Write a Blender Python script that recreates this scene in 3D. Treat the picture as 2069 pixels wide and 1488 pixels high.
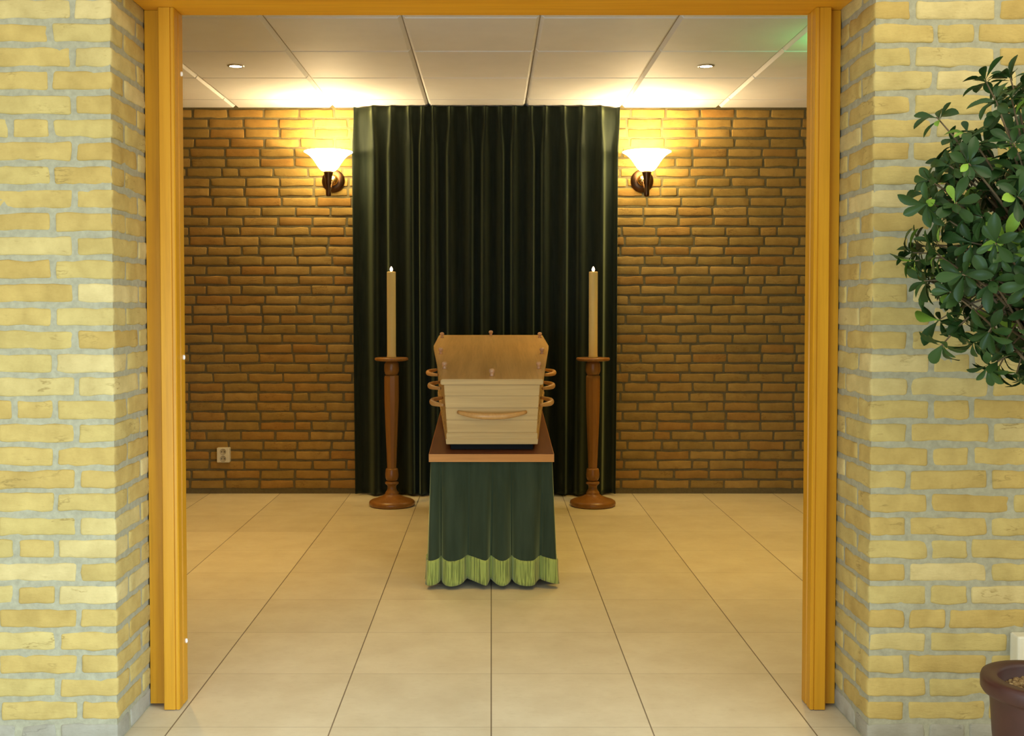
import bpy, bmesh, math, random
from math import sin, cos, pi, sqrt, floor as ifloor
from mathutils import Vector, Matrix, noise

for o in list(bpy.data.objects):
    bpy.data.objects.remove(o)
sc = bpy.context.scene
COL = sc.collection
rnd = random.Random(11)

# ------------------------------------------------------------------ camera
cam = bpy.data.cameras.new('camera')
camo = bpy.data.objects.new('camera', cam)
COL.objects.link(camo)
camo.location = (0, 0, 1.165)
camo.rotation_euler = (pi / 2 - 0.03, 0, 0)
cam.sensor_fit = 'HORIZONTAL'
cam.sensor_width = 36
cam.lens = 36 * 2200 / 2069
cam.shift_x = 42 / 2069
cam.shift_y = -52 / 2069
cam.clip_start = 0.05
sc.camera = camo

# ------------------------------------------------------------------ colour management
vs = sc.view_settings
sc.display_settings.display_device = 'sRGB'
vs.view_transform = 'Standard'
vs.look = 'None'
vs.exposure = 0.0
vs.gamma = 1.0
vs.use_curve_mapping = False
sc.cycles.use_denoising = True
sc.cycles.max_bounces = 8
sc.cycles.diffuse_bounces = 5
sc.cycles.sample_clamp_indirect = 6.0

# ------------------------------------------------------------------ world and big lights
w = bpy.data.worlds.new('world')
sc.world = w
w.use_nodes = True
bg = w.node_tree.nodes['Background']
bg.inputs[0].default_value = (1.0, 0.96, 0.80, 1)
bg.inputs[1].default_value = 1.08


def area(name, loc, target, sx, sy, power, color):
    l = bpy.data.lights.new(name, 'AREA')
    l.shape = 'RECTANGLE'
    l.size, l.size_y = sx, sy
    l.energy = power
    l.color = color
    o = bpy.data.objects.new(name, l)
    COL.objects.link(o)
    o.location = loc
    o.rotation_euler = (Vector(target) - Vector(loc)).to_track_quat('-Z', 'Y').to_euler()
    return o


def point(name, loc, power, color, r=0.02):
    l = bpy.data.lights.new(name, 'POINT')
    l.energy = power
    l.color = color
    l.shadow_soft_size = r
    o = bpy.data.objects.new(name, l)
    COL.objects.link(o)
    o.location = loc
    return o


def spot(name, loc, power, color, ang=1.9, blend=0.9, r=0.03):
    l = bpy.data.lights.new(name, 'SPOT')
    l.energy = power
    l.color = color
    l.spot_size = ang
    l.spot_blend = blend
    l.shadow_soft_size = r
    o = bpy.data.objects.new(name, l)
    COL.objects.link(o)
    o.location = loc
    return o


WARM = (1.0, 0.71, 0.38)
# daylight from the hall's low window, behind the camera on the left
area('hall_window_daylight', (-1.2, 0.1, 0.55), (-0.8, 3.0, 0.55), 1.6, 1.0, 56, (0.52, 0.76, 1.0))
low = area('cool_reveal_fill', (1.55, 1.0, 0.45), (-1.0, 3.0, 0.0), 1.0, 0.8, 11, (0.50, 0.74, 1.0))  # added cool fill, brightens the left pier's foot and reveal
low.data.spread = 1.2
# unseen warm fill from the right, added to brighten the left reveal
area('warm_reveal_fill', (1.9, 1.1, 2.6), (-0.4, 3.0, 0.8), 1.6, 1.2, 26, (1.0, 0.90, 0.66))
CEIL_Z = 2.43
DOWN = [(-1.325, 5.69), (1.114, 5.69)]
for i, (x, y) in enumerate(DOWN):
    spot('downlight_beam', (x, y, CEIL_Z - 0.02), 78, (1.0, 0.55, 0.07), 1.5)
for x in (-1.325, 1.114):
    spot('downlight_beam', (x, 4.15, CEIL_Z - 0.02), 68, (1.0, 0.62, 0.14), 1.5)
LAMPS = [(-0.99, 6.65), (0.946, 6.65)]
for x, y in LAMPS:
    point('wall_lamp_bulb_light', (x, y, 2.088), 15.5, WARM, 0.012)
point('exit_sign_light', (1.66, 5.06, 2.30), 2.6, (0.10, 1.0, 0.25), 0.05)


# ------------------------------------------------------------------ helpers
def lin(r, g, b):
    def f(c):
        c /= 255.0
        return c / 12.92 if c <= 0.04045 else ((c + 0.055) / 1.055) ** 2.4
    return (f(r), f(g), f(b), 1)


class NT:
    def __init__(self, name):
        self.m = bpy.data.materials.new(name)
        self.m.use_nodes = True
        self.t = self.m.node_tree
        self.b = self.t.nodes['Principled BSDF']
        self.out = self.t.nodes['Material Output']

    def n(self, kind, **kw):
        nd = self.t.nodes.new(kind)
        for k, v in kw.items():
            setattr(nd, k, v)
        return nd

    def l(self, a, b):
        self.t.links.new(a, b)

    def s(self, **kw):
        for k, v in kw.items():
            self.b.inputs[k.replace('_', ' ')].default_value = v

    def math(self, op, a, b=None, clamp=False):
        nd = self.n('ShaderNodeMath', operation=op, use_clamp=clamp)
        for i, v in enumerate((a, b)):
            if v is None:
                continue
            if isinstance(v, (int, float)):
                nd.inputs[i].default_value = v
            else:
                self.l(v, nd.inputs[i])
        return nd.outputs[0]

    def noise(self, vec, scale, detail=3, rough=0.55):
        nd = self.n('ShaderNodeTexNoise')
        nd.inputs['Scale'].default_value = scale
        nd.inputs['Detail'].default_value = detail
        nd.inputs['Roughness'].default_value = rough
        if vec is not None:
            self.l(vec, nd.inputs['Vector'])
        return nd.outputs['Fac']

    def ramp(self, fac, stops):
        nd = self.n('ShaderNodeValToRGB')
        el = nd.color_ramp.elements
        while len(el) < len(stops):
            el.new(0.5)
        for e, (p, c) in zip(el, stops):
            e.position = p
            e.color = c
        self.l(fac, nd.inputs[0])
        return nd.outputs[0]

    def mix(self, fac, a, b, blend='MIX'):
        nd = self.n('ShaderNodeMix', data_type='RGBA', blend_type=blend)
        for sock, v in ((nd.inputs[0], fac), (nd.inputs[6], a), (nd.inputs[7], b)):
            if isinstance(v, (int, float)):
                sock.default_value = v
            elif isinstance(v, tuple):
                sock.default_value = v
            else:
                self.l(v, sock)
        return nd.outputs[2]

    def obj(self, scale=(1, 1, 1)):
        tc = self.n('ShaderNodeTexCoord')
        mp = self.n('ShaderNodeMapping')
        mp.inputs['Scale'].default_value = scale
        self.l(tc.outputs['Object'], mp.inputs['Vector'])
        return mp.outputs[0]

    def bump(self, h, strength=0.3, dist=0.01):
        nd = self.n('ShaderNodeBump')
        nd.inputs['Strength'].default_value = strength
        nd.inputs['Distance'].default_value = dist
        self.l(h, nd.inputs['Height'])
        self.l(nd.outputs[0], self.b.inputs['Normal'])


def plain(name, col, rough=0.5, metal=0.0, coat=0.0, var=0.06, vscale=30.0):
    m = NT(name)
    nz = m.noise(m.obj(), vscale)
    dark = tuple(c * (1 - var * 2) for c in col[:3]) + (1,)
    lite = tuple(min(1, c * (1 + var * 2)) for c in col[:3]) + (1,)
    m.l(m.ramp(nz, [(0.3, dark), (0.7, lite)]), m.b.inputs['Base Color'])
    m.s(Roughness=rough, Metallic=metal, Coat_Weight=coat)
    return m.m


def wood(name, c1, c2, axis, rough=0.45, coat=0.2, fine=1.0, bump=0.05):
    m = NT(name)
    sc_ = [26.0 * fine] * 3
    sc_['xyz'.index(axis)] = 1.3 * fine
    v = m.obj(tuple(sc_))
    n1 = m.noise(v, 1.0, 5, 0.6)
    sf = [90.0 * fine] * 3
    sf['xyz'.index(axis)] = 3.0
    n2 = m.noise(m.obj(tuple(sf)), 1.0, 3, 0.6)
    base = m.ramp(n1, [(0.32, c1), (0.68, c2)])
    dark = tuple(c * 0.78 for c in c1[:3]) + (1,)
    fac = m.math('MULTIPLY', m.math('SUBTRACT', n2, 0.5, True), 2.2, True)
    m.l(m.mix(fac, base, dark), m.b.inputs['Base Color'])
    m.s(Roughness=rough, Coat_Weight=coat, Coat_Roughness=0.25, Specular_IOR_Level=0.28)
    m.bump(n2, bump, 0.002)
    return m.m


class G:
    """Collects shapes, builds them as one mesh object."""

    def __init__(self):
        self.v, self.f, self.mi, self.sm = [], [], [], []

    def add(self, vs_, fs, mi=0, smooth=False):
        o = len(self.v)
        self.v += [tuple(p) for p in vs_]
        self.f += [tuple(i + o for i in f) for f in fs]
        self.mi += [mi] * len(fs)
        self.sm += [smooth] * len(fs)

    def box(self, x0, x1, y0, y1, z0, z1, bev=0.0, mi=0, M=None):
        bm = bmesh.new()
        bmesh.ops.create_cube(bm, size=1)
        for v in bm.verts:
            v.co = Vector(((x0 + x1) / 2 + v.co.x * (x1 - x0), (y0 + y1) / 2 + v.co.y * (y1 - y0), (z0 + z1) / 2 + v.co.z * (z1 - z0)))
        if bev:
            bmesh.ops.bevel(bm, geom=bm.edges[:], offset=bev, segments=2, affect='EDGES', profile=0.5)
        self.bm(bm, mi, False, M)

    def bm(self, bm, mi=0, smooth=False, M=None):
        bm.verts.index_update()
        self.add([(M @ v.co) if M else v.co for v in bm.verts], [[v.index for v in f.verts] for f in bm.faces], mi, smooth)
        bm.free()

    def lathe(self, prof, n=32, c=(0, 0, 0), smooth=True, mi=0, M=None, cap=True):
        vs_, fs = [], []
        for r, z in prof:
            for k in range(n):
                a = 2 * pi * k / n
                p = Vector((c[0] + r * cos(a), c[1] + r * sin(a), c[2] + z))
                vs_.append(M @ p if M else p)
        for i in range(len(prof) - 1):
            for k in range(n):
                a, b = i * n + k, i * n + (k + 1) % n
                fs.append((a, b, b + n, a + n))
        if cap:
            if prof[0][0] > 1e-5:
                fs.append(tuple(range(n))[::-1])
            if prof[-1][0] > 1e-5:
                fs.append(tuple((len(prof) - 1) * n + k for k in range(n)))
        self.add(vs_, fs, mi, smooth)

    def tube(self, pts, rads, n=10, mi=0, flat=1.0, smooth=True):
        pts = [Vector(p) for p in pts]
        if not hasattr(rads, '__len__'):
            rads = [rads] * len(pts)
        vs_, fs = [], []
        up = None
        for i, p in enumerate(pts):
            t = (pts[min(i + 1, len(pts) - 1)] - pts[max(i - 1, 0)]).normalized()
            if up is None:
                up = Vector((0, 0, 1)) if abs(t.z) < 0.9 else Vector((1, 0, 0))
            s_ = t.cross(up).normalized()
            up = s_.cross(t).normalized()
            for k in range(n):
                a = 2 * pi * k / n
                vs_.append(p + s_ * cos(a) * rads[i] + up * sin(a) * rads[i] * flat)
        for i in range(len(pts) - 1):
            for k in range(n):
                a, b = i * n + k, i * n + (k + 1) % n
                fs.append((a, b, b + n, a + n))
        fs.append(tuple(range(n))[::-1])
        fs.append(tuple((len(pts) - 1) * n + k for k in range(n)))
        self.add(vs_, fs, mi, smooth)

    def prism(self, poly, h0, h1, axis='z', mi=0):
        """poly in the two other axes (xy for z, yz for x, xz for y)"""
        def P(a, b, h):
            return {'z': (a, b, h), 'x': (h, a, b), 'y': (a, h, b)}[axis]
        n = len(poly)
        vs_ = [P(a, b, h0) for a, b in poly] + [P(a, b, h1) for a, b in poly]
        fs = [(i, (i + 1) % n, n + (i + 1) % n, n + i) for i in range(n)] + [tuple(range(n))[::-1], tuple(range(n, 2 * n))]
        self.add(vs_, fs, mi)

    def build(self, name, mats, parent=None, autosmooth=False):
        me = bpy.data.meshes.new(name)
        me.from_pydata(self.v, [], self.f)
        for m in (mats if isinstance(mats, (list, tuple)) else [mats]):
            me.materials.append(m)
        me.polygons.foreach_set('material_index', self.mi)
        me.polygons.foreach_set('use_smooth', self.sm)
        bm = bmesh.new()
        bm.from_mesh(me)
        bmesh.ops.recalc_face_normals(bm, faces=bm.faces[:])
        bm.to_mesh(me)
        bm.free()
        me.update()
        o = bpy.data.objects.new(name, me)
        COL.objects.link(o)
        if parent:
            o.parent = parent
        return o


def tag(o, label=None, cat=None, group=None, kind=None):
    for k, v in (('label', label), ('category', cat), ('group', group), ('kind', kind)):
        if v:
            o[k] = v
    return o


def thing(name, label, cat, loc=(0, 0, 0), rot=(0, 0, 0), group=None):
    o = bpy.data.objects.new(name, None)
    o.empty_display_size = 0.1
    COL.objects.link(o)
    o.location = loc
    o.rotation_euler = rot
    return tag(o, label, cat, group)


# ------------------------------------------------------------------ materials
def brick_mat(name, stops, spec=0.2):
    m = NT(name)
    geo = m.n('ShaderNodeNewGeometry')
    base = m.ramp(geo.outputs['Random Per Island'], stops)
    v = m.obj()
    n1 = m.noise(v, 14, 4, 0.6)
    n2 = m.noise(m.obj((1.0, 1.0, 3.0)), 45, 4, 0.65)
    tint = m.ramp(n1, [(0.25, (0.80, 0.77, 0.70, 1)), (0.75, (1.12, 1.12, 1.10, 1))])
    c = m.mix(1.0, base, tint, 'MULTIPLY')
    n3 = m.noise(m.obj((7.0, 7.0, 26.0)), 1.0, 4, 0.62)
    n4 = m.noise(m.obj((1.0, 1.0, 1.0)), 9, 2)
    rid = m.math('SUBTRACT', 1.0, m.math('MULTIPLY', m.math('ABSOLUTE', m.math('SUBTRACT', n3, 0.5)), 42.0), True)
    msk = m.math('MULTIPLY', m.math('SUBTRACT', n4, 0.56, True), 9.0, True)
    crack = m.math('MAXIMUM', m.math('MULTIPLY', m.math('SUBTRACT', n2, 0.60, True), 1.6, True), m.math('MULTIPLY', m.math('MULTIPLY', rid, msk), 0.75))
    dark = tuple(x * 0.55 for x in stops[0][1][:3]) + (1,)
    m.l(m.mix(crack, c, dark), m.b.inputs['Base Color'])
    m.s(Roughness=0.9, Specular_IOR_Level=spec)
    m.bump(n2, 0.5, 0.004)
    return m.m


def mortar_mat(name, c):
    m = NT(name)
    n1 = m.noise(m.obj(), 60, 4, 0.6)
    m.l(m.ramp(n1, [(0.3, tuple(x * 0.85 for x in c[:3]) + (1,)), (0.7, tuple(min(1, x * 1.12) for x in c[:3]) + (1,))]), m.b.inputs['Base Color'])
    m.s(Roughness=0.95, Specular_IOR_Level=0.1)
    m.bump(n1, 0.4, 0.004)
    return m.m


M = {}
M['brick'] = brick_mat('pale_yellow_brick', [(0.0, (0.46, 0.325, 0.10, 1)), (0.35, (0.51, 0.38, 0.13, 1)), (0.7, (0.49, 0.385, 0.14, 1)), (1.0, (0.59, 0.48, 0.225, 1))])
M['brick_back'] = brick_mat('ochre_brick_dimmed', [(0.0, (0.35, 0.185, 0.042, 1)), (0.35, (0.36, 0.22, 0.056, 1)), (0.7, (0.31, 0.20, 0.052, 1)), (1.0, (0.41, 0.255, 0.07, 1))])  # the hall's brick, oranger, with the room's dimmer warm light in its colour
M['brick_foot'] = brick_mat('grey_foot_brick', [(0.0, (0.30, 0.275, 0.21, 1)), (0.5, (0.34, 0.32, 0.25, 1)), (1.0, (0.40, 0.375, 0.30, 1))])
M['mortar'] = mortar_mat('grey_mortar', (0.355, 0.335, 0.225, 1))
M['mortar_back'] = mortar_mat('grey_mortar_dimmed', (0.155, 0.125, 0.06, 1))  # the hall's mortar with the inner room's dimness put into its colour
PINE1, PINE2 = (0.53, 0.235, 0.008, 1), (0.63, 0.305, 0.014, 1)
M['frame'] = wood('varnished_orange_pine', PINE1, PINE2, 'z', 0.45, 0.04, 0.9)
M['frame_x'] = wood('varnished_orange_pine_lightened', (0.68, 0.29, 0.013, 1), (0.78, 0.37, 0.022, 1), 'x', 0.45, 0.04, 0.9)  # the posts' pine made lighter, light from the floor put into its colour
M['coffin'] = wood('pale_pine_boards', (0.47, 0.30, 0.10, 1), (0.57, 0.385, 0.145, 1), 'x', 0.5, 0.1, 0.8)
M['coffin_side'] = wood('pale_pine_side', (0.47, 0.30, 0.10, 1), (0.57, 0.385, 0.145, 1), 'y', 0.5, 0.1, 0.8)
M['lid'] = wood('brown_oak_veneer', (0.52, 0.31, 0.10, 1), (0.66, 0.42, 0.155, 1), 'y', 0.35, 0.25, 1.2)
M['handle'] = wood('orange_beech', (0.48, 0.25, 0.075, 1), (0.58, 0.33, 0.11, 1), 'y', 0.4, 0.2)
M['knob'] = plain('pinkish_beech', (0.56, 0.31, 0.15, 1), 0.35, 0, 0.3)
M['turned'] = wood('turned_beech', (0.24, 0.10, 0.018, 1), (0.30, 0.135, 0.026, 1), 'z', 0.35, 0.3)
M['mahogany'] = wood('red_brown_laminate', (0.11, 0.035, 0.012, 1), (0.15, 0.05, 0.018, 1), 'y', 0.35, 0.1)
M['edge'] = wood('beech_edge_band', (0.45, 0.18, 0.030, 1), (0.53, 0.225, 0.044, 1), 'x', 0.45, 0.1)
M['black'] = plain('black_felt_strip', (0.002, 0.002, 0.002, 1), 1.0)
M['brass'] = plain('antique_brass', (0.62, 0.38, 0.13, 1), 0.25, 1.0)
M['bronze'] = plain('dark_bronze', (0.12, 0.06, 0.03, 1), 0.35, 1.0)
M['wax'] = NT('cream_wax')
M['wax'].s(Base_Color=(0.66, 0.50, 0.18, 1), Roughness=0.5, Subsurface_Weight=0.15, Subsurface_Radius=(0.02, 0.012, 0.005))
M['wax'] = M['wax'].m
M['socket'] = plain('cream_plastic', (0.70, 0.66, 0.50, 1), 0.4, 0, 0, 0.01)
M['socket_dark'] = plain('dark_socket_hole', (0.05, 0.04, 0.03, 1), 0.6)
M['socket_face'] = plain('greyed_plastic', (0.42, 0.38, 0.27, 1), 0.5, 0, 0, 0.01)
M['cap'] = plain('white_plastic_cap', (0.9, 0.88, 0.84, 1), 0.25, 0, 0.5, 0.01)
M['potclay'] = plain('brown_red_pot', (0.055, 0.016, 0.012, 1), 0.45, 0, 0.03, 0.05)
M['bark'] = plain('bark', (0.14, 0.10, 0.05, 1), 0.9)
M['ring'] = plain('satin_steel', (0.6, 0.58, 0.52, 1), 0.35, 0.8)


def emit(name, col, strength):
    m = NT(name)
    m.s(Base_Color=(0.8, 0.8, 0.8, 1), Emission_Color=col, Emission_Strength=strength)
    return m.m


M['glow'] = emit('frosted_glass_lit', (1.0, 0.80, 0.42, 1), 29)
M['lamp'] = emit('halogen_lens', (1.0, 0.92, 0.75, 1), 25)
M['flame'] = emit('candle_flame', (1.0, 0.72, 0.45, 1), 12)
M['exit'] = emit('green_sign_lamp', (0.05, 1.0, 0.2, 1), 2)


def velvet(name, c1, c2, axis_scale=(60, 60, 6)):
    m = NT(name)
    n1 = m.noise(m.obj(axis_scale), 1.0, 3)
    m.l(m.ramp(n1, [(0.3, c1), (0.7, c2)]), m.b.inputs['Base Color'])
    m.s(Roughness=0.85, Specular_IOR_Level=0.1, Sheen_Weight=0.62, Sheen_Roughness=0.4, Sheen_Tint=(0.62, 0.70, 0.32, 1))
    return m.m


M['curtain'] = velvet('dark_green_velvet', (0.010, 0.014, 0.010, 1), (0.017, 0.022, 0.015, 1))
M['skirt'] = velvet('green_velvet_skirt', (0.026, 0.038, 0.020, 1), (0.040, 0.055, 0.030, 1), (30, 30, 4))
M['skirt'].node_tree.nodes['Principled BSDF'].inputs['Sheen Weight'].default_value = 1.0
M['fringe'] = NT('light_green_fringe')
_m = M['fringe']
_n = _m.noise(_m.obj((160, 160, 4)), 1.0, 2)
_m.l(_m.ramp(_n, [(0.38, (0.155, 0.19, 0.034, 1)), (0.56, (0.35, 0.40, 0.08, 1))]), _m.b.inputs['Base Color'])
_m.s(Roughness=0.9, Sheen_Weight=0.2)
_m.bump(_n, 0.8, 0.006)
M['fringe'] = _m.m

# leaves: each leaf an island, a few young and light green
_m = NT('glossy_green_leaf')
_g = _m.n('ShaderNodeNewGeometry')
_c = _m.ramp(_g.outputs['Random Per Island'], [(0.0, (0.014, 0.040, 0.008, 1)), (0.45, (0.024, 0.060, 0.013, 1)), (0.92, (0.036, 0.080, 0.019, 1)), (0.95, (0.16, 0.30, 0.035, 1)), (1.0, (0.24, 0.40, 0.05, 1))])
_m.l(_c, _m.b.inputs['Base Color'])
_m.s(Roughness=0.42, Specular_IOR_Level=0.22)
M['leaf'] = _m.m

# floor tiles
_m = NT('beige_floor_tiles')
TP = 0.4457
_tc = _m.n('ShaderNodeTexCoord')
_sx = _m.n('ShaderNodeSeparateXYZ')
_m.l(_tc.outputs['Object'], _sx.inputs[0])


def tile_dist(sock, off):
    t = _m.math('DIVIDE', _m.math('SUBTRACT', sock, off), TP)
    fr = _m.math('FRACT', _m.math('ADD', t, 0.5))
    return _m.math('MULTIPLY', _m.math('ABSOLUTE', _m.math('SUBTRACT', fr, 0.5)), TP), _m.math('FLOOR', t)


dx, ix = tile_dist(_sx.outputs[0], 0.0)
dy, iy = tile_dist(_sx.outputs[1], 3.004)
gx = _m.math('LESS_THAN', dx, 0.0019)
gy = _m.math('LESS_THAN', dy, 0.0016)
_cv = _m.n('ShaderNodeCombineXYZ')
_m.l(ix, _cv.inputs[0])
_m.l(iy, _cv.inputs[1])
_wn = _m.n('ShaderNodeTexWhiteNoise', noise_dimensions='3D')
_m.l(_cv.outputs[0], _wn.inputs['Vector'])
_n1 = _m.noise(_m.obj(), 5.5, 5, 0.62)
_n2 = _m.noise(_m.obj((1, 2.4, 1)), 28, 4, 0.6)
_b = _m.ramp(_n1, [(0.3, (0.64, 0.57, 0.40, 1)), (0.7, (0.74, 0.68, 0.50, 1))])
_b = _m.mix(_m.math('MULTIPLY', _m.math('SUBTRACT', _n2, 0.55, True), 1.6, True), _b, (0.54, 0.45, 0.29, 1))
_tint = _m.ramp(_wn.outputs['Value'], [(0.0, (0.93, 0.92, 0.90, 1)), (1.0, (1.05, 1.05, 1.05, 1))])
_b = _m.mix(1.0, _b, _tint, 'MULTIPLY')
_b = _m.mix(_m.math('MULTIPLY', gy, 0.45), _b, (0.22, 0.15, 0.08, 1))
_b = _m.mix(_m.math('MULTIPLY', gx, 0.85), _b, (0.10, 0.065, 0.03, 1))
_m.l(_b, _m.b.inputs['Base Color'])
_m.s(Roughness=0.42, Specular_IOR_Level=0.35)
M['floor'] = _m.m

M['panel'] = plain('white_ceiling_panel', (0.80, 0.80, 0.79, 1), 0.68, 0, 0, 0.012, 6)
M['panel_gap'] = plain('ceiling_runner', (0.34, 0.30, 0.24, 1), 0.8)

# ------------------------------------------------------------------ brickwork
def axis_coords(L, r, step):
    h = L / 2
    inner = max(1, int(round((L - 2 * r) / step)))
    c = [-h, -h + r * 0.35, -h + r]
    for i in range(1, inner):
        c.append(-h + r + (L - 2 * r) * i / inner)
    c += [h - r, h - r * 0.35, h]
    return c


def brick(g, x0, x1, y0, y1, z0, z1, r, step, amp, mi=0, warp=0.0):
    """One brick with rounded, uneven edges."""
    dims = (x1 - x0, y1 - y0, z1 - z0)
    ctr = Vector(((x0 + x1) / 2, (y0 + y1) / 2, (z0 + z1) / 2))
    X, Y, Z = [axis_coords(d, r, step) for d in dims]
    nx, ny, nz = len(X), len(Y), len(Z)
    seed = Vector((rnd.uniform(0, 50), rnd.uniform(0, 50), rnd.uniform(0, 50)))
    h = [d / 2 - r for d in dims]
    tilt = (rnd.uniform(-1, 1) * warp, rnd.uniform(-1, 1) * warp)
    idx, vs_ = {}, []

    def vid(i, j, k):
        key = (i, j, k)
        if key not in idx:
            p = Vector((X[i], Y[j], Z[k]))
            q = Vector([max(-h[a], min(h[a], p[a])) for a in range(3)])
            d = p - q
            if d.length > 1e-7:
                p = q + d.normalized() * r
            p.z += tilt[0] * p.x
            nv = noise.noise_vector((p + seed) * 22)
            nw = noise.noise_vector((p + seed * 1.7) * 70)
            p = p + ctr + nv * amp + nw * amp * 0.45
            idx[key] = len(vs_)
            vs_.append(p)
        return idx[key]
    fs = []
    for i in range(nx - 1):
        for k in range(nz - 1):
            for j in (0, ny - 1):
                fs.append((vid(i, j, k), vid(i + 1, j, k), vid(i + 1, j, k + 1), vid(i, j, k + 1)))
        for j in range(ny - 1):
            for k in (0, nz - 1):
                fs.append((vid(i, j, k), vid(i + 1, j, k), vid(i + 1, j + 1, k), vid(i, j + 1, k)))
    for j in range(ny - 1):
        for k in range(nz - 1):
            for i in (0, nx - 1):
                fs.append((vid(i, j, k), vid(i, j + 1, k), vid(i, j + 1, k + 1), vid(i, j, k + 1)))
    g.add(vs_, fs, mi, True)


FY = 2.885          # face of the hall wall
RX = {-1: -1.0, 1: 1.008}
PITCH = 0.0621
Z0 = 0.060
JT = 0.0125
OUT = 2.35
REV = 3.20          # back of the reveal


def pier(side, name):
    g = G()
    rx = RX[side]

    def b(u0, u1, y0, y1, z0, z1, mi=0, step=0.021):
        a0, a1 = rx + side * u0, rx + side * u1
        brick(g, min(a0, a1), max(a0, a1), y0, y1, z0, z1, 0.0075, step, 0.0042, mi, 0.016)
    k = -1
    while True:
        zb = Z0 + PITCH * k + JT / 2
        zt = Z0 + PITCH * (k + 1) - JT / 2
        if k == -1:
            zb = 0.001
        if zt > 2.42:
            break
        dz = rnd.uniform(-0.0012, 0.0012)
        zb, zt = zb + dz, zt + dz + rnd.uniform(-0.001, 0.001)
        if k == -1:
            zb = 0.004
        mi = 1 if k == -1 else 0
        if k % 2 == 0:
            L = 0.096
            b(0, L, FY, FY + 0.205, zb, zt, mi)
            b(0, 0.1, FY + 0.217, FY + 0.315, zb, zt, mi)
        else:
            L = 0.154
            b(0, L, FY, FY + 0.098, zb, zt, mi)
            b(0, 0.1, FY + 0.110, FY + 0.315, zb, zt, mi)
        u = L + JT
        first = k % 2 == 1
        while u < OUT - abs(rx):
            if (first and rnd.random() < 0.28) or rnd.random() < 0.06:
                L = 0.096
            else:
                L = 0.206 + rnd.uniform(-0.003, 0.003)
            first = False
            b(u, u + L, FY + rnd.uniform(-0.001, 0.001), FY + 0.06, zb, zt, mi)
            u += L + JT + rnd.uniform(-0.001, 0.0015)
        k += 1
    # mortar bed
    rec = 0.0035
    a0, a1 = rx + side * rec, rx + side * (OUT - abs(rx))
    g.box(min(a0, a1), max(a0, a1), FY + rec, REV, 0, 2.45, 0, 2)
    o = g.build(name, [M['brick'], M['brick_foot'], M['mortar']])
    return tag(o, kind='structure')


pier(-1, 'wall_left')
pier(1, 'wall_right')

# wall above the opening
g = G()
k = 33
zb = Z0 + PITCH * k + JT / 2
while zb + 0.05 < 2.44:
    u = RX[-1] + (0.0 if k % 2 else 0.1)
    while u < RX[1] - 0.02:
        u1 = min(u + 0.206, RX[1] - 0.002)
        brick(g, u, u1, FY, FY + 0.06, zb, zb + PITCH - JT, 0.0055, 0.03, 0.0022)
        u = u1 + JT
    k += 1
    zb = Z0 + PITCH * k + JT / 2
g.box(RX[-1], RX[1], FY + 0.006, 3.14, 2.09, 2.45, 0, 1)
tag(g.build('wall_above', [M['brick'], M['mortar']]), kind='structure')

# back wall of the inner room
BY = 6.86
g = G()
XL, XR = -2.06, 2.06
p2, j2 = 0.06145, 0.0115
nc = 39
for k in range(nc):
    zb = 0.034 + p2 * k
    zt = zb + p2 - j2
    u = XL - rnd.choice((0.02, 0.13)) - rnd.uniform(0, 0.05) - (0.1 if k % 2 else 0.0)
    while u < XR:
        L = 0.096 if rnd.random() < 0.10 else 0.207 + rnd.uniform(-0.004, 0.004)
        a, b_ = max(u, XL), min(u + L, XR)
        if b_ - a > 0.03:
            brick(g, a, b_, BY + rnd.uniform(-0.0015, 0.0015), BY + 0.05, zb + rnd.uniform(-0.0012, 0.0012), zt + rnd.uniform(-0.0012, 0.0012), 0.007, 0.055, 0.0046, 0, 0.010)
        u += L + j2
g.box(XL, XR, BY + 0.0055, BY + 0.12, 0, CEIL_Z + 0.02, 0, 1)
tag(g.build('wall_back', [M['brick_back'], M['mortar_back']]), kind='structure')

# side walls of the inner room and the back of the hall wall
for nm, xa, xb in (('wall_inner_left', XL - 0.12, XL), ('wall_inner_right', XR, XR + 0.12)):
    g = G()
    inner = xb if xa < 0 else xa
    sd = -1 if xa < 0 else 1
    for k in range(nc):
        zb = 0.034 + p2 * k
        u = 3.20 - rnd.uniform(0.0, 0.06) - (0.1 if k % 2 else 0.0)
        while u < BY:
            a, b_ = max(u, 3.201), min(u + 0.207, BY - 0.001)
            if b_ - a > 0.03:
                x0, x1 = (inner - 0.05, inner) if sd < 0 else (inner, inner + 0.05)
                brick(g, x0, x1, a, b_, zb, zb + p2 - j2, 0.007, 0.07, 0.004)
            u += 0.207 + j2
    if sd < 0:
        g.box(xa, xb - 0.006, 3.20, BY + 0.12, 0, CEIL_Z + 0.02, 0, 1)
    else:
        g.box(xa + 0.006, xb, 3.20, BY + 0.12, 0, CEIL_Z + 0.02, 0, 1)
    tag(g.build(nm, [M['brick_back'], M['mortar_back']]), kind='structure')

# ------------------------------------------------------------------ floor and ceiling
g = G()
g.box(-4.2, 4.2, -3.0, 7.0, -0.1, 0.0)
tag(g.build('floor', M['floor']), kind='structure')

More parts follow.
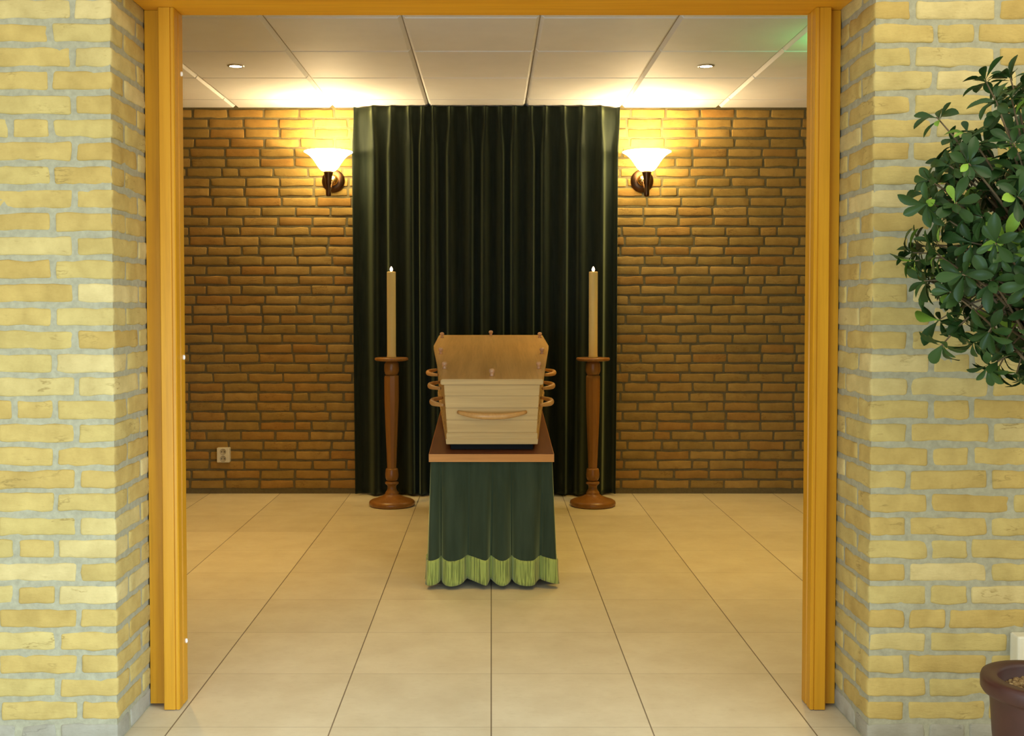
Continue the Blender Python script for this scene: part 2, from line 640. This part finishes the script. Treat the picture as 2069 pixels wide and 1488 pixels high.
g = G()
xj = [0.214 + 0.604 * i for i in range(-4, 5)]
yj = [4.145 + 0.6135 * i for i in range(-2, 6)]
for i in range(len(xj) - 1):
    for j in range(len(yj) - 1):
        x0, x1 = max(xj[i], XL), min(xj[i + 1], XR)
        y0, y1 = max(yj[j], 3.14), min(yj[j + 1], BY + 0.006)
        if x1 - x0 < 0.03 or y1 - y0 < 0.03:
            continue
        bx, by, dp = 0.017, 0.010, 0.016
        gp = 0.0025
        zc = CEIL_Z
        vs_ = [(x0 + gp, y0 + gp, zc + dp), (x1 - gp, y0 + gp, zc + dp), (x1 - gp, y1 - gp, zc + dp), (x0 + gp, y1 - gp, zc + dp),
               (x0 + bx, y0 + by, zc), (x1 - bx, y0 + by, zc), (x1 - bx, y1 - by, zc), (x0 + bx, y1 - by, zc)]
        g.add(vs_, [(4, 5, 6, 7), (0, 1, 5, 4), (1, 2, 6, 5), (2, 3, 7, 6), (3, 0, 4, 7)], 0)
g.box(XL - 0.1, XR + 0.1, 3.14, BY + 0.12, CEIL_Z + 0.017, CEIL_Z + 0.06, 0, 1)
tag(g.build('ceiling', [M['panel'], M['panel_gap']]), kind='structure')

# ------------------------------------------------------------------ door frame
HZ = 2.027
g = G()
g.box(RX[-1] - 0.0, RX[1] + 0.0, FY + 0.004, 3.217, HZ, HZ + 0.06, 0.003)
tag(g.build('trim_1', M['frame_x']), kind='structure')


def post(side, name):
    """Frame jamb: recessed outer board and a rebated post."""
    root = None
    g = G()
    S = side
    if side < 0:
        xo, xi = -0.951, -0.905
        brd = (-0.9985, -0.949)
    else:
        xo, xi = 0.971, 0.926
        brd = (0.969, 1.0065)
    d = xo - xi  # signed, towards the wall
    # stepped cross-section, from the wall side round to the inner side
    poly = [(xo, 3.215), (xo, 3.132), (xo - d * 0.06, 3.128), (xo - d * 0.74, 3.128), (xo - d * 0.755, 3.132), (xo - d * 0.80, 3.132), (xo - d * 0.815, 3.129), (xi + d * 0.05, 3.129), (xi, 3.133), (xi, 3.165), (xi + d * 0.10, 3.167), (xi + d * 0.10, 3.175), (xi, 3.177), (xi, 3.215)]
    g.prism(poly, 0.003, HZ - 0.001)
    g.prism([(min(brd), 3.215), (min(brd), 3.160), (max(brd), 3.160), (max(brd), 3.215)], 0.010, HZ - 0.001)
    o = g.build(name, M['frame'])
    tag(o, kind='structure')
    return o


pl = post(-1, 'trim_2')
pr = post(1, 'trim_3')
for z in (1.852, 1.025, 0.185):
    g = G()
    g.lathe([(0.0045, 0), (0.0045, 0.004), (0.003, 0.006), (0.0, 0.0065)], 14, M=Matrix.Translation((-0.905, 3.195, z)) @ Matrix.Rotation(pi / 2, 4, 'Y') @ Matrix.Scale(1.6, 4, (1, 0, 0)))
    g.build('screw_cap', M['cap'], pl)

# ------------------------------------------------------------------ curtain
CY = 6.765


def px2x(x):
    return (x - 992) * 6.76 / 2200


ridge_px = [714, 753, 791, 827, 853, 875, 910, 947, 981, 1010, 1039, 1072, 1101, 1138, 1175, 1213, 1252]
ridges = [px2x(x) for x in ridge_px]
g = G()
NF, ROWS = 14, 56
cols = []
for i in range(len(ridges) - 1):
    for k in range(NF):
        cols.append((i + k / NF, ridges[i] + (ridges[i + 1] - ridges[i]) * k / NF))
cols.append((len(ridges) - 1.0, ridges[-1]))
ZT, ZB = 2.424, 0.012
vs_ = []
for r_ in range(ROWS + 1):
    t = r_ / ROWS
    z = ZT + (ZB - ZT) * (t ** 0.8 if t < 1 else 1)
    for (ph, x) in cols:
        fr = ph - ifloor(ph)
        c = 0.5 + 0.5 * cos(2 * pi * fr)
        below = max(0.0, min(1.0, (ZT - 0.075 - z) / 0.20))
        pinch = c ** 9
        fold = c ** 2.2
        side = (fr - 0.5) * sin(pi * fr)
        depth = pinch * 0.030 * (1 - below) + below * (fold * 0.052 - 0.006 * (1 - c))
        depth += 0.012 * noise.noise(Vector((ph * 0.9, z * 0.9, 3.1))) * below
        edge = min(x - ridges[0], ridges[-1] - x)
        depth -= 0.040 * max(0.0, 1.0 - edge / 0.13) ** 1.2
        wob = 0.010 * noise.noise(Vector((ph * 0.6, z * 0.7, 9.0))) * below * t
        lean = below * fold * 0.010 * (1 if int(ph + 0.5) % 2 else -1)
        spread = 1.0 - 0.016 * t
        xx = -0.027 + (x + 0.027) * spread + wob + lean
        vs_.append((xx, CY + 0.028 - depth, z))
nC = len(cols)
fs = []
for r_ in range(ROWS):
    for k in range(nC - 1):
        a = r_ * nC + k
        fs.append((a, a + 1, a + nC + 1, a + nC))
g.add(vs_, fs, 0, True)
cur = g.build('curtain', M['curtain'])
md = cur.modifiers.new('thick', 'SOLIDIFY')
md.thickness = 0.003
md.offset = 1
tag(cur, 'tall dark green velvet curtain with pinch pleats hanging against the brick back wall', 'curtain')

# ------------------------------------------------------------------ draped catafalque
SL = math.atan(0.08)
TY = 4.50
ctf = thing('catafalque', 'wooden bier table with green velvet skirt and light green fringe, under the coffin', 'table', (0.001, TY, 0.0))
TTZ = 0.5655
TL, TW, TT = 1.90, 0.260, 0.033
Rt = Matrix.Translation((0, 0, TTZ)) @ Matrix.Rotation(SL, 4, 'X')
g = G()
g.box(-TW + 0.002, TW - 0.002, 0.002, TL - 0.002, -TT, 0.0, 0.0, 0, Rt)
g.build('table_top', M['mahogany'], ctf)
g = G()
for b in ((-TW, TW, 0, 0.002), (-TW, TW, TL - 0.002, TL), (-TW, -TW + 0.002, 0.002, TL - 0.002), (TW - 0.002, TW, 0.002, TL - 0.002)):
    g.box(*b, -TT, -0.0006, 0.0, 0, Rt)
g.build('edge_band', M['edge'], ctf)
for sx in (-1, 1):
    for yy in (0.16, TL - 0.2):
        g = G()
        g.box(sx * 0.17 - 0.025, sx * 0.17 + 0.025, yy - 0.025, yy + 0.025, 0.0, TTZ + yy * 0.08 - TT - 0.004, 0.003)
        g.build('leg', M['black'], ctf)

# skirt: a pleated loop round the table
hw, y0s, y1s = 0.248, 0.022, TL - 0.03
path = []
NS = 120
for i in range(NS):
    path.append((-hw + 2 * hw * i / NS, y0s, 0, -1, i / NS * 5.0))
NL = 300
for i in range(NL):
    path.append((hw, y0s + (y1s - y0s) * i / NL, 1, 0, 5.0 + i / NL * 17))
for i in range(NS):
    path.append((hw - 2 * hw * i / NS, y1s, 0, 1, 22.0 + i / NS * 5))
for i in range(NL):
    path.append((-hw, y1s - (y1s - y0s) * i / NL, -1, 0, 27.0 + i / NL * 17))
NPth = len(path)
# hem lobes on the front, in fold phase
def fold_off(ph, t):
    """outward offset of the cloth at fold phase ph, t = 0 top .. 1 hem"""
    c = cos(2 * pi * (ph + 0.16 * sin(ph * 2.3)))
    ridge = max(0.0, c)
    s = 0.5 + 0.5 * c
    sharp = (0.5 + 0.5 * cos(2 * pi * (ph + 0.33))) ** 10
    pw = abs(cos(pi * (ph + 0.16 * sin(ph * 2.3)))) ** 0.65
    return (0.024 + 0.030 * t) * (pw - 0.80) + 0.008 * t * (s - 0.5) + 0.004 * t * noise.noise(Vector((ph * 1.3, 4.0, 0)))


def skirt_row(t, extra=0.0):
    row = []
    for i, (x, y, nx_, ny_, ph) in enumerate(path):
        off = 0.002 + 0.012 * t + fold_off(ph, t) + extra
        # blend the normal round corners
        n2 = Vector((0, 0))
        for q in range(-7, 8):
            a = path[(i + q) % NPth]
            n2 += Vector((a[2], a[3]))
        n2.normalize()
        lat = 0.010 * t * sin(2 * pi * ph + 0.8)
        zt = TTZ + y * 0.08 - TT - 0.003
        zb = 0.026 - 0.008 * cos(2 * pi * (ph + 0.16 * sin(ph * 2.3))) + 0.006 * noise.noise(Vector((ph * 0.8, 1.0, 7.0)))
        row.append((x + n2.x * off - n2.y * lat, y + n2.y * off + n2.x * lat, zt + (zb - zt) * t))
    return row


def loop_mesh(rows):
    vs_, fs = [], []
    for r_ in rows:
        vs_ += r_
    for a in range(len(rows) - 1):
        for i in range(NPth):
            j = (i + 1) % NPth
            fs.append((a * NPth + i, a * NPth + j, (a + 1) * NPth + j, (a + 1) * NPth + i))
    return vs_, fs


g = G()
g.add(*loop_mesh([skirt_row(t) for t in [k / 18 * 0.985 for k in range(19)]]), 0, True)
sk = g.build('skirt', M['skirt'], ctf)
g = G()
rows = [skirt_row(t, e) for t, e in ((0.800, 0.001), (0.803, 0.006), (0.83, 0.006), (0.86, 0.005), (0.92, 0.005), (0.97, 0.006), (1.0, 0.007), (1.0, 0.002))]
g.add(*loop_mesh(rows), 0, True)
g.build('fringe', M['fringe'], ctf)

# ------------------------------------------------------------------ coffin
CF = (0.003, 4.57, 0.600)
cof = thing('coffin', 'closed pale wooden coffin with wooden bow handles and lid knobs, on the draped bier table', 'coffin', CF, (SL, 0, 0.003))
LB = 1.775


def half(y, top):
    """half width of the body at length y (0 foot .. LB head), at floor or rim"""
    sh = 1.26
    if y < sh:
        v = 0.2005 + (0.293 - 0.2005) * y / sh
    else:
        v = 0.293 + (0.288 - 0.293) * (y - sh) / (LB - sh)
    return v if top else v - 0.016


HB = 0.252         # height of the body
YS = [0.0, 0.42, 0.84, 1.26, 1.52, LB]


def shell(g, z0, z1, grow=0.0, ya=0.0, yb=LB):
    rows = []
    for y in YS:
        f0, f1 = z0 / HB, z1 / HB
        h0 = half(y, False) + (half(y, True) - half(y, False)) * f0 + grow
        h1 = half(y, False) + (half(y, True) - half(y, False)) * f1 + grow
        yy = y + (-grow if y == 0 else (grow if y == LB else 0))
        rows.append([(-h0, yy, z0), (h0, yy, z0), (h1, yy, z1), (-h1, yy, z1)])
    vs_ = [p for r_ in rows for p in r_]
    fs = []
    for i in range(len(rows) - 1):
        a = i * 4
        for k in range(4):
            fs.append((a + k, a + (k + 1) % 4, a + 4 + (k + 1) % 4, a + 4 + k))
    n = (len(rows) - 1) * 4
    fs += [(0, 1, 2, 3), (n, n + 3, n + 2, n + 1)]
    g.add(vs_, fs)


g = G()
lev = [0.048, 0.102, 0.153, 0.204, HB]
prev = 0.048
for z in lev[1:]:
    shell(g, prev + 0.0012, z - 0.0012)
    prev = z
shell(g, 0.03, HB - 0.002, -0.003)
g.build('body', M['coffin'], cof)
g = G()
shell(g, 0.0, 0.022, 0.0075)
shell(g, 0.022, 0.044, 0.0045)
shell(g, 0.043, 0.048, 0.002)
g.build('base_moulding', M['coffin'], cof)
for yy in (0.02, 0.6, 1.2, 1.66):
    g = G()
    h = half(yy, False) - 0.012
    g.box(-h, h, yy, yy + 0.06, -0.0275, -0.0005, 0.002)
    g.build('foot', M['black'], cof)

# lid
LZ0, LZ1 = HB + 0.001, HB + 0.023


def lid_outline(grow, n=1):
    pts = []
    for y in YS:
        h = half(y, True) + grow
        yy = y + (-0.014 - grow + 0.014 if y == 0 else (grow if y == LB else 0))
        pts.append((h, yy))
    return pts


def outline_poly(grow):
    R_ = lid_outline(grow)
    return [(x, y) for x, y in R_] + [(-x, y) for x, y in reversed(R_)]


bm = bmesh.new()
P0 = outline_poly(0.0135)
vb = [bm.verts.new((x, y, LZ0)) for x, y in P0]
f = bm.faces.new(vb)
r_ = bmesh.ops.extrude_face_region(bm, geom=[f])
bmesh.ops.translate(bm, verts=[e for e in r_['geom'] if isinstance(e, bmesh.types.BMVert)], vec=(0, 0, LZ1 - LZ0))
bmesh.ops.bevel(bm, geom=bm.edges[:], offset=0.003, segments=2, affect='EDGES')
g = G()
g.bm(bm)
g.build('lid', M['coffin'], cof)
g = G()
P1 = outline_poly(0.0095)
n = len(P1)
g.add([(x, y, LZ1 - 0.001) for x, y in P1] + [(x, y, LZ1 + 0.0012) for x, y in P1], [tuple(range(n, 2 * n))] + [(i, (i + 1) % n, n + (i + 1) % n, n + i) for i in range(n)])
g.build('lid_panel', M['lid'], cof)
knobs = [(0, 0.085), (0, LB - 0.04), (-0.211, 0.32), (0.211, 0.32), (-0.252, 0.87), (0.252, 0.87), (-0.277, 1.63), (0.277, 1.63)]
KS = 0.82
for (x, y) in knobs:
    g = G()
    g.lathe([(a * KS, b * KS) for a, b in [(0.011, 0), (0.013, 0.003), (0.0095, 0.008), (0.0085, 0.013), (0.013, 0.019), (0.0155, 0.026), (0.014, 0.033), (0.0085, 0.0375), (0.0, 0.039)]], 20, (x, y, LZ1 + 0.0012))
    g.build('lid_knob', M['knob'], cof)


def bow(n=22, L=0.285, bulge=0.050, drop=0.010):
    pts, rads = [], []
    for i in range(n + 1):
        s = i / n * 2 - 1
        k = 1 - abs(s) ** 2.4
        pts.append((s * L / 2, -0.004 - bulge * k, -drop * k))
        rads.append(0.0065 + 0.0050 * (1 - s * s))
    return pts, rads


# foot handle
pts, rads = bow()
g = G()
g.tube([(x, y, z + 0.136) for x, y, z in pts], rads, 12, flat=1.15)
tag(g.build('handle', M['handle'], cof), 'bow handle on the foot end')
for sx in (-1, 1):
    for d in (0.26, 0.74, 1.20):
        g = G()
        h = half(d, False) + (half(d, True) - half(d, False)) * 0.53
        slope = (half(min(d + 0.05, LB), True) - half(d - 0.05, True)) / 0.1
        pts, rads = bow(L=0.20, drop=0.002, bulge=0.049)
        g.tube([(sx * (h + slope * x - y), d + x, 0.138 + z) for x, y, z in pts], rads, 12, flat=1.1)
        g.build('handle', M['handle'], cof)

# ------------------------------------------------------------------ candlesticks and candles
def sq(v):
    return v


def candlestick(x, y, label, label_c, gname='floor candlesticks beside the coffin'):
    t = thing('candlestick', label, 'candlestick', (x, y, 0), (0, 0, 0.2), gname)
    pm = 1 / 340.5
    g = G()
    g.lathe([(0.0, 0.0), (0.126, 0.0), (0.134, 0.006), (0.136, 0.018), (0.133, 0.028), (0.120, 0.036), (0.100, 0.042), (0.078, 0.050), (0.058, 0.058), (0.046, 0.066), (0.040, 0.070), (0.041, 0.076), (0.036, 0.084), (0.030, 0.092), (0.026, 0.104), (0.0255, 0.114), (0.028, 0.122), (0.036, 0.129), (0.040, 0.133), (0.0405, 0.139), (0.036, 0.144), (0.030, 0.146), (0.027, 0.149), (0.0, 0.149)], 48)
    g.build('base', M['turned'], t)
    g = G()
    g.lathe([(0.0, 0.149), (0.026, 0.149), (0.033, 0.154), (0.0385, 0.168), (0.0395, 0.185), (0.0375, 0.205), (0.0365, 0.216), (0.034, 0.222), (0.027, 0.2245), (0.0, 0.2245)], 40)
    g.build('lower_knop', M['turned'], t)
    g = G()
    g.lathe([(0.0, 0.2245), (0.027, 0.2245), (0.0285, 0.26), (0.0315, 0.34), (0.0355, 0.43), (0.0395, 0.53), (0.0425, 0.63), (0.0430, 0.70), (0.0430, 0.765), (0.041, 0.774), (0.034, 0.777), (0.0, 0.777)], 10, smooth=False)
    g.build('shaft', M['turned'], t)
    g = G()
    g.lathe([(0.0, 0.777), (0.033, 0.777), (0.037, 0.783), (0.0435, 0.800), (0.0440, 0.822), (0.0425, 0.842), (0.040, 0.850), (0.034, 0.855), (0.032, 0.860), (0.0, 0.860)], 40)
    g.build('upper_knop', M['turned'], t)
    g = G()
    g.lathe([(0.0, 0.860), (0.070, 0.860), (0.094, 0.863), (0.099, 0.868), (0.0995, 0.876), (0.096, 0.881), (0.088, 0.881), (0.084, 0.877), (0.0, 0.877)], 48)
    g.build('drip_plate', M['turned'], t)
    c = thing('candle', label_c, 'candle', (x, y, 0.8773), (0, 0, 0), 'altar candles on the candlesticks')
    g = G()
    g.lathe([(0.0, 0), (0.0275, 0.0), (0.0275, 0.012), (0.0262, 0.02), (0.0262, 0.506), (0.0255, 0.511), (0.022, 0.5115), (0.018, 0.507), (0.0, 0.5055)], 32)
    g.build('wax', M['wax'], c)
    g = G()
    g.tube([(0, 0, 0.500), (0.0003, 0, 0.514), (0.001, 0, 0.520)], 0.0012, 8)
    g.build('wick', M['black'], c)
    g = G()
    g.lathe([(0.0, 0.513), (0.005, 0.515), (0.0085, 0.521), (0.0085, 0.527), (0.006, 0.534), (0.002, 0.540), (0.0, 0.543)], 16)
    g.build('flame', M['flame'], c)
    point('candle_light', (x, y - 0.02, 0.8773 + 0.56), 0.25, (1.0, 0.55, 0.22), 0.012)


candlestick(-0.590, 6.44, 'turned wooden floor candlestick on the wall socket side of the coffin', 'lit cream pillar candle on the candlestick nearer the wall socket')
candlestick(0.603, 6.44, 'turned wooden floor candlestick on the leafy plant side of the coffin', 'lit cream pillar candle on the candlestick nearer the leafy plant')

# ------------------------------------------------------------------ wall lamps
def wall_lamp(x, y, label):
    t = thing('wall_lamp', label, 'wall lamp', (x, BY, 1.972), (0, 0, 0), 'uplighter wall lamps beside the curtain')
    py = y - BY
    RotY = Matrix.Rotation(pi / 2, 4, 'X')     # lathe axis +Z -> -Y
    g = G()
    g.lathe([(0.0, -0.008), (0.072, -0.008), (0.072, 0.004), (0.068, 0.010), (0.056, 0.014), (0.050, 0.018), (0.040, 0.020), (0.0, 0.021)], 40, M=RotY)
    g.build('back_plate', M['bronze'], t)
    g = G()
    g.lathe([(0.0, 0.018), (0.026, 0.019), (0.034, 0.030), (0.036, 0.042), (0.032, 0.056), (0.020, 0.066), (0.010, 0.070), (0.0, 0.0705)], 32, M=RotY)
    g.build('boss', M['brass'], t)
    g = G()
    arm = []
    for i in range(13):
        s = i / 12
        arm.append((0, -0.055 - s * (abs(py) - 0.055), 0.0 - 0.055 * sin(pi * s) * (1 - 0.3 * s) - 0.03 * s))
    g.tube(arm, 0.0075, 12)
    g.build('arm', M['bronze'], t)
    g = G()
    g.lathe([(0.0, -0.118), (0.012, -0.117), (0.0155, -0.111), (0.016, -0.085), (0.0145, -0.062), (0.016, -0.045), (0.019, -0.040), (0.0185, -0.020), (0.022, 0.0), (0.026, 0.018), (0.0285, 0.026), (0.0285, 0.034), (0.0, 0.034)], 28, (0, py, 0))
    g.build('stem', M['bronze'], t)
    g = G()
    prof_o = [(0.026, 0.034), (0.044, 0.040), (0.054, 0.050), (0.066, 0.066), (0.080, 0.088), (0.097, 0.112), (0.117, 0.132), (0.138, 0.146), (0.1465, 0.150)]
    prof_i = [(r - 0.003, z + 0.003) for r, z in reversed(prof_o)]
    prof_i[0] = (0.1465, 0.1525)
    g.lathe(prof_o + prof_i, 48, (0, py, 0), cap=False)
    g.build('glass_shade', M['glow'], t)


wall_lamp(*LAMPS[0], 'brass uplighter wall lamp on the wall socket side of the curtain')
wall_lamp(*LAMPS[1], 'brass uplighter wall lamp on the leafy plant side of the curtain')

# ------------------------------------------------------------------ recessed ceiling spots
def downlight(x, y, label):
    t = thing('ceiling_downlight', label, 'ceiling light', (x, y, CEIL_Z), (0, 0, 0), 'recessed ceiling spots')
    g = G()
    g.lathe([(0.031, 0.0), (0.031, -0.003), (0.036, -0.006), (0.042, -0.004), (0.044, 0.0)], 36, cap=False)
    g.build('ring', M['ring'], t)
    g = G()
    g.lathe([(0.0, -0.0045), (0.018, -0.004), (0.031, -0.0015), (0.031, 0.0)], 32)
    g.build('lens', M['lamp'], t)


downlight(*DOWN[0], 'small lit recessed ceiling spot over the wall socket side')
downlight(*DOWN[1], 'small lit recessed ceiling spot nearer the green glow on the ceiling')

# ------------------------------------------------------------------ wall sockets
def socket(x, y, z, w_, h_, d_, label):
    t = thing('wall_socket', label, 'socket', (x, y, z), (0, 0, 0))
    g = G()
    g.box(-w_ / 2, w_ / 2, -d_, 0.005, -h_ / 2, h_ / 2, 0.005)
    g.build('housing', M['socket'], t)
    for s in (1, -1):
        g = G()
        r = min(w_ * 0.33, h_ * 0.21)
        Rm = Matrix.Translation((0, -d_, s * h_ * 0.235)) @ Matrix.Rotation(pi / 2, 4, 'X')
        g.lathe([(r, -0.001), (r, 0.002), (r * 0.92, 0.002), (r * 0.86, -0.0005 + 0.001), (0.0, 0.0006)], 28, M=Rm)
        f_ = g.build('outlet', M['socket_face'], t)
        for q in (-1, 1):
            g = G()
            g.lathe([(0.0035, 0.0004), (0.0035, 0.0014), (0, 0.0015)], 12, M=Rm @ Matrix.Translation((q * 0.0095, 0, 0)))
            g.build('pin_hole', M['socket_dark'], f_)


socket(-1.687, BY, 0.2485, 0.081, 0.094, 0.035, 'small cream double wall socket low on the brick back wall')
socket(1.43, FY, 0.255, 0.085, 0.096, 0.042, 'cream wall socket on the pale brick pier behind the flower pot')

# ------------------------------------------------------------------ potted plant
PX_, PY_ = 1.285, 2.50
plant = thing('potted_plant', 'leafy green bush in a brown pot before the pale yellow brick wall', 'plant', (PX_, PY_, 0))
g = G()
g.lathe([(0.0, 0.0), (0.090, 0.0), (0.094, 0.004), (0.098, 0.04), (0.112, 0.17), (0.1185, 0.262), (0.120, 0.268), (0.134, 0.272), (0.1385, 0.280), (0.139, 0.300), (0.136, 0.309), (0.128, 0.311), (0.104, 0.309), (0.100, 0.302), (0.099, 0.26), (0.0, 0.255)], 56)
g.build('pot', M['potclay'], plant)
# clay granules on the soil
m_ = NT('tan_clay_granules')
gg = m_.n('ShaderNodeNewGeometry')
m_.l(m_.ramp(gg.outputs['Random Per Island'], [(0.0, (0.16, 0.09, 0.04, 1)), (0.5, (0.34, 0.22, 0.09, 1)), (1.0, (0.52, 0.40, 0.20, 1))]), m_.b.inputs['Base Color'])
m_.s(Roughness=0.9)
g = G()
pr_ = random.Random(5)
g.lathe([(0.0, 0.254), (0.099, 0.254), (0.099, 0.270), (0.0, 0.274)], 24)
for i in range(420):
    a, rr = pr_.uniform(0, 2 * pi), 0.096 * sqrt(pr_.random())
    bm = bmesh.new()
    bmesh.ops.create_icosphere(bm, subdivisions=1, radius=pr_.uniform(0.0045, 0.0085))
    Mx = Matrix.Translation((rr * cos(a), rr * sin(a), 0.274 + pr_.uniform(-0.002, 0.004))) @ Matrix.Rotation(pr_.uniform(0, 6), 4, (1, 0.4, 0.2)) @ Matrix.Diagonal((1.3, 0.9, 0.75, 1))
    g.bm(bm, 0, False, Mx)
tag(g.build('clay_granules', m_.m, plant), kind='stuff')

# trunk and branches to every leaf rosette
pr_ = random.Random(23)
front_tips = [(1.1444, 1.6963), (1.203, 1.7053), (1.0304, 1.611), (1.1115, 1.6256), (1.1578, 1.6256), (1.0717, 1.5616), (0.9926, 1.458), (1.0273, 1.4005), (0.9695, 1.4005), (1.006, 1.2908), (1.0241, 1.2047), (1.1254, 1.4354), (1.1098, 1.3315), (1.1794, 1.2965), (1.0369, 1.082), (1.1652, 1.0945), (1.1309, 1.0297), (1.213, 1.0183), (1.0813, 1.2512), (1.1812, 1.1695), (1.0829, 1.1286)]
tips = [Vector((x, 2.5 + pr_.uniform(-0.10, 0.05), z)) for x, z in front_tips]
# the inner mass of the crown
cx, cz = 1.30, 1.33
tries = 0
while len(tips) < 250 and tries < 20000:
    tries += 1
    a = pr_.uniform(0, 2 * pi)
    rr = sqrt(pr_.random())
    p = Vector((cx + 0.31 * rr * cos(a), 2.50 + pr_.uniform(-0.24, 0.26), cz + 0.36 * rr * sin(a)))
    q = ((p.x - cx) / 0.33) ** 2 + ((p.y - 2.50) / 0.29) ** 2 + ((p.z - cz) / 0.37) ** 2
    if q > 1:
        continue
    if min((p - t_).length for t_ in tips) < 0.040:
        continue
    tips.append(p)
# hanging ends on the far side too
for i in range(16):
    tips.append(Vector((cx + pr_.uniform(-0.02, 0.36), 2.50 + pr_.uniform(-0.15, 0.18), pr_.choice((pr_.uniform(0.99, 1.10), pr_.uniform(1.60, 1.74))))))
L = Matrix.Translation((-PX_, -PY_, 0))
gt = G()
gb = G()
trunk_top = Vector((0.0, 0.0, 1.22))
tr = [Vector((0.0, 0.0, 0.262)), Vector((0.012, 0.004, 0.5)), Vector((-0.006, 0.0, 0.75)), Vector((0.006, -0.004, 1.0)), trunk_top]
gt.tube(tr, [0.016, 0.0145, 0.013, 0.012, 0.009], 12)
gt.build('trunk', M['bark'], plant)


def leaf(g, base, direc, up, length, width, curl):
    d = direc.normalized()
    s = d.cross(up)
    if s.length < 1e-4:
        s = d.cross(Vector((1, 0, 0)))
    s.normalize()
    n_ = s.cross(d).normalized()
    prof = [(0.0, 0.05), (0.15, 0.14), (0.35, 0.50), (0.55, 0.86), (0.72, 1.0), (0.86, 0.84), (0.95, 0.48), (1.0, 0.06)]
    vs_, fs = [], []
    for (t, wv) in prof:
        c = base + d * (t * length) + n_ * (curl * length * (0.5 * t - t * t))
        for q, lift in ((-1, 0.16), (-0.5, 0.05), (0, 0.0), (0.5, 0.05), (1, 0.16)):
            vs_.append(c + s * (q * wv * width / 2) + n_ * (lift * wv * width))
    m5 = 5
    for i in range(len(prof) - 1):
        for k in range(m5 - 1):
            a = i * m5 + k
            fs.append((a, a + 1, a + m5 + 1, a + m5))
    g.add(vs_, fs, 0, True)


gl = G()
for tp in tips:
    lp = L @ tp
    # branch start on the trunk
    tz = max(0.72, min(1.22, lp.z - pr_.uniform(0.05, 0.28))) if lp.z > 1.2 else lp.z + pr_.uniform(0.05, 0.2)
    st = Vector((0.0, 0.0, tz))
    mid = st.lerp(lp, 0.55) + Vector((0, 0, pr_.uniform(0.02, 0.09)))
    b_pts = []
    for i in range(7):
        s = i / 6
        b_pts.append(st * (1 - s) ** 2 + mid * 2 * s * (1 - s) + lp * s * s)
    gb.tube(b_pts, [0.0042 - 0.0026 * i / 6 for i in range(7)], 6)
    axis = (lp - mid).normalized()
    axis = (axis + Vector((pr_.uniform(-0.7, 0.6), pr_.uniform(-0.75, 0.45), pr_.uniform(-0.45, 0.45)))).normalized()
    t1 = axis.cross(Vector((0.3, 0.2, 0.9))).normalized()
    t2 = axis.cross(t1)
    nl = pr_.randint(6, 9)
    off = pr_.uniform(0, 6.28)
    big = pr_.uniform(0.85, 1.12)
    for k in range(nl):
        a = off + 2 * pi * k / nl + pr_.uniform(-0.3, 0.3)
        el = pr_.uniform(0.0, 0.95)
        dr = (t1 * cos(a) + t2 * sin(a)) * cos(el) + axis * sin(el) + Vector((0, 0, -0.12))
        back = pr_.uniform(0.0, 0.014)
        ln = pr_.uniform(0.040, 0.068) * big
        bs = lp - axis * back
        end = bs + dr.normalized() * ln
        if end.y + PY_ > FY - 0.012 or bs.y + PY_ > FY - 0.02:
            continue
        leaf(gl, bs, dr, axis, ln, ln * pr_.uniform(0.36, 0.47), pr_.uniform(0.1, 0.9))
    # a few leaves down the twig
    for k in range(3):
        s = pr_.uniform(0.72, 0.96)
        p = st * (1 - s) ** 2 + mid * 2 * s * (1 - s) + lp * s * s
        dr = Vector((pr_.uniform(-1, 1), pr_.uniform(-1, 0.6), pr_.uniform(-0.6, 0.6)))
        leaf(gl, p, dr, Vector((pr_.uniform(-0.4, 0.4), -0.5, 0.8)), pr_.uniform(0.04, 0.06), pr_.uniform(0.018, 0.026), pr_.uniform(0.1, 0.6))
gb.build('branches', M['bark'], plant)
gl.build('foliage', M['leaf'], plant)
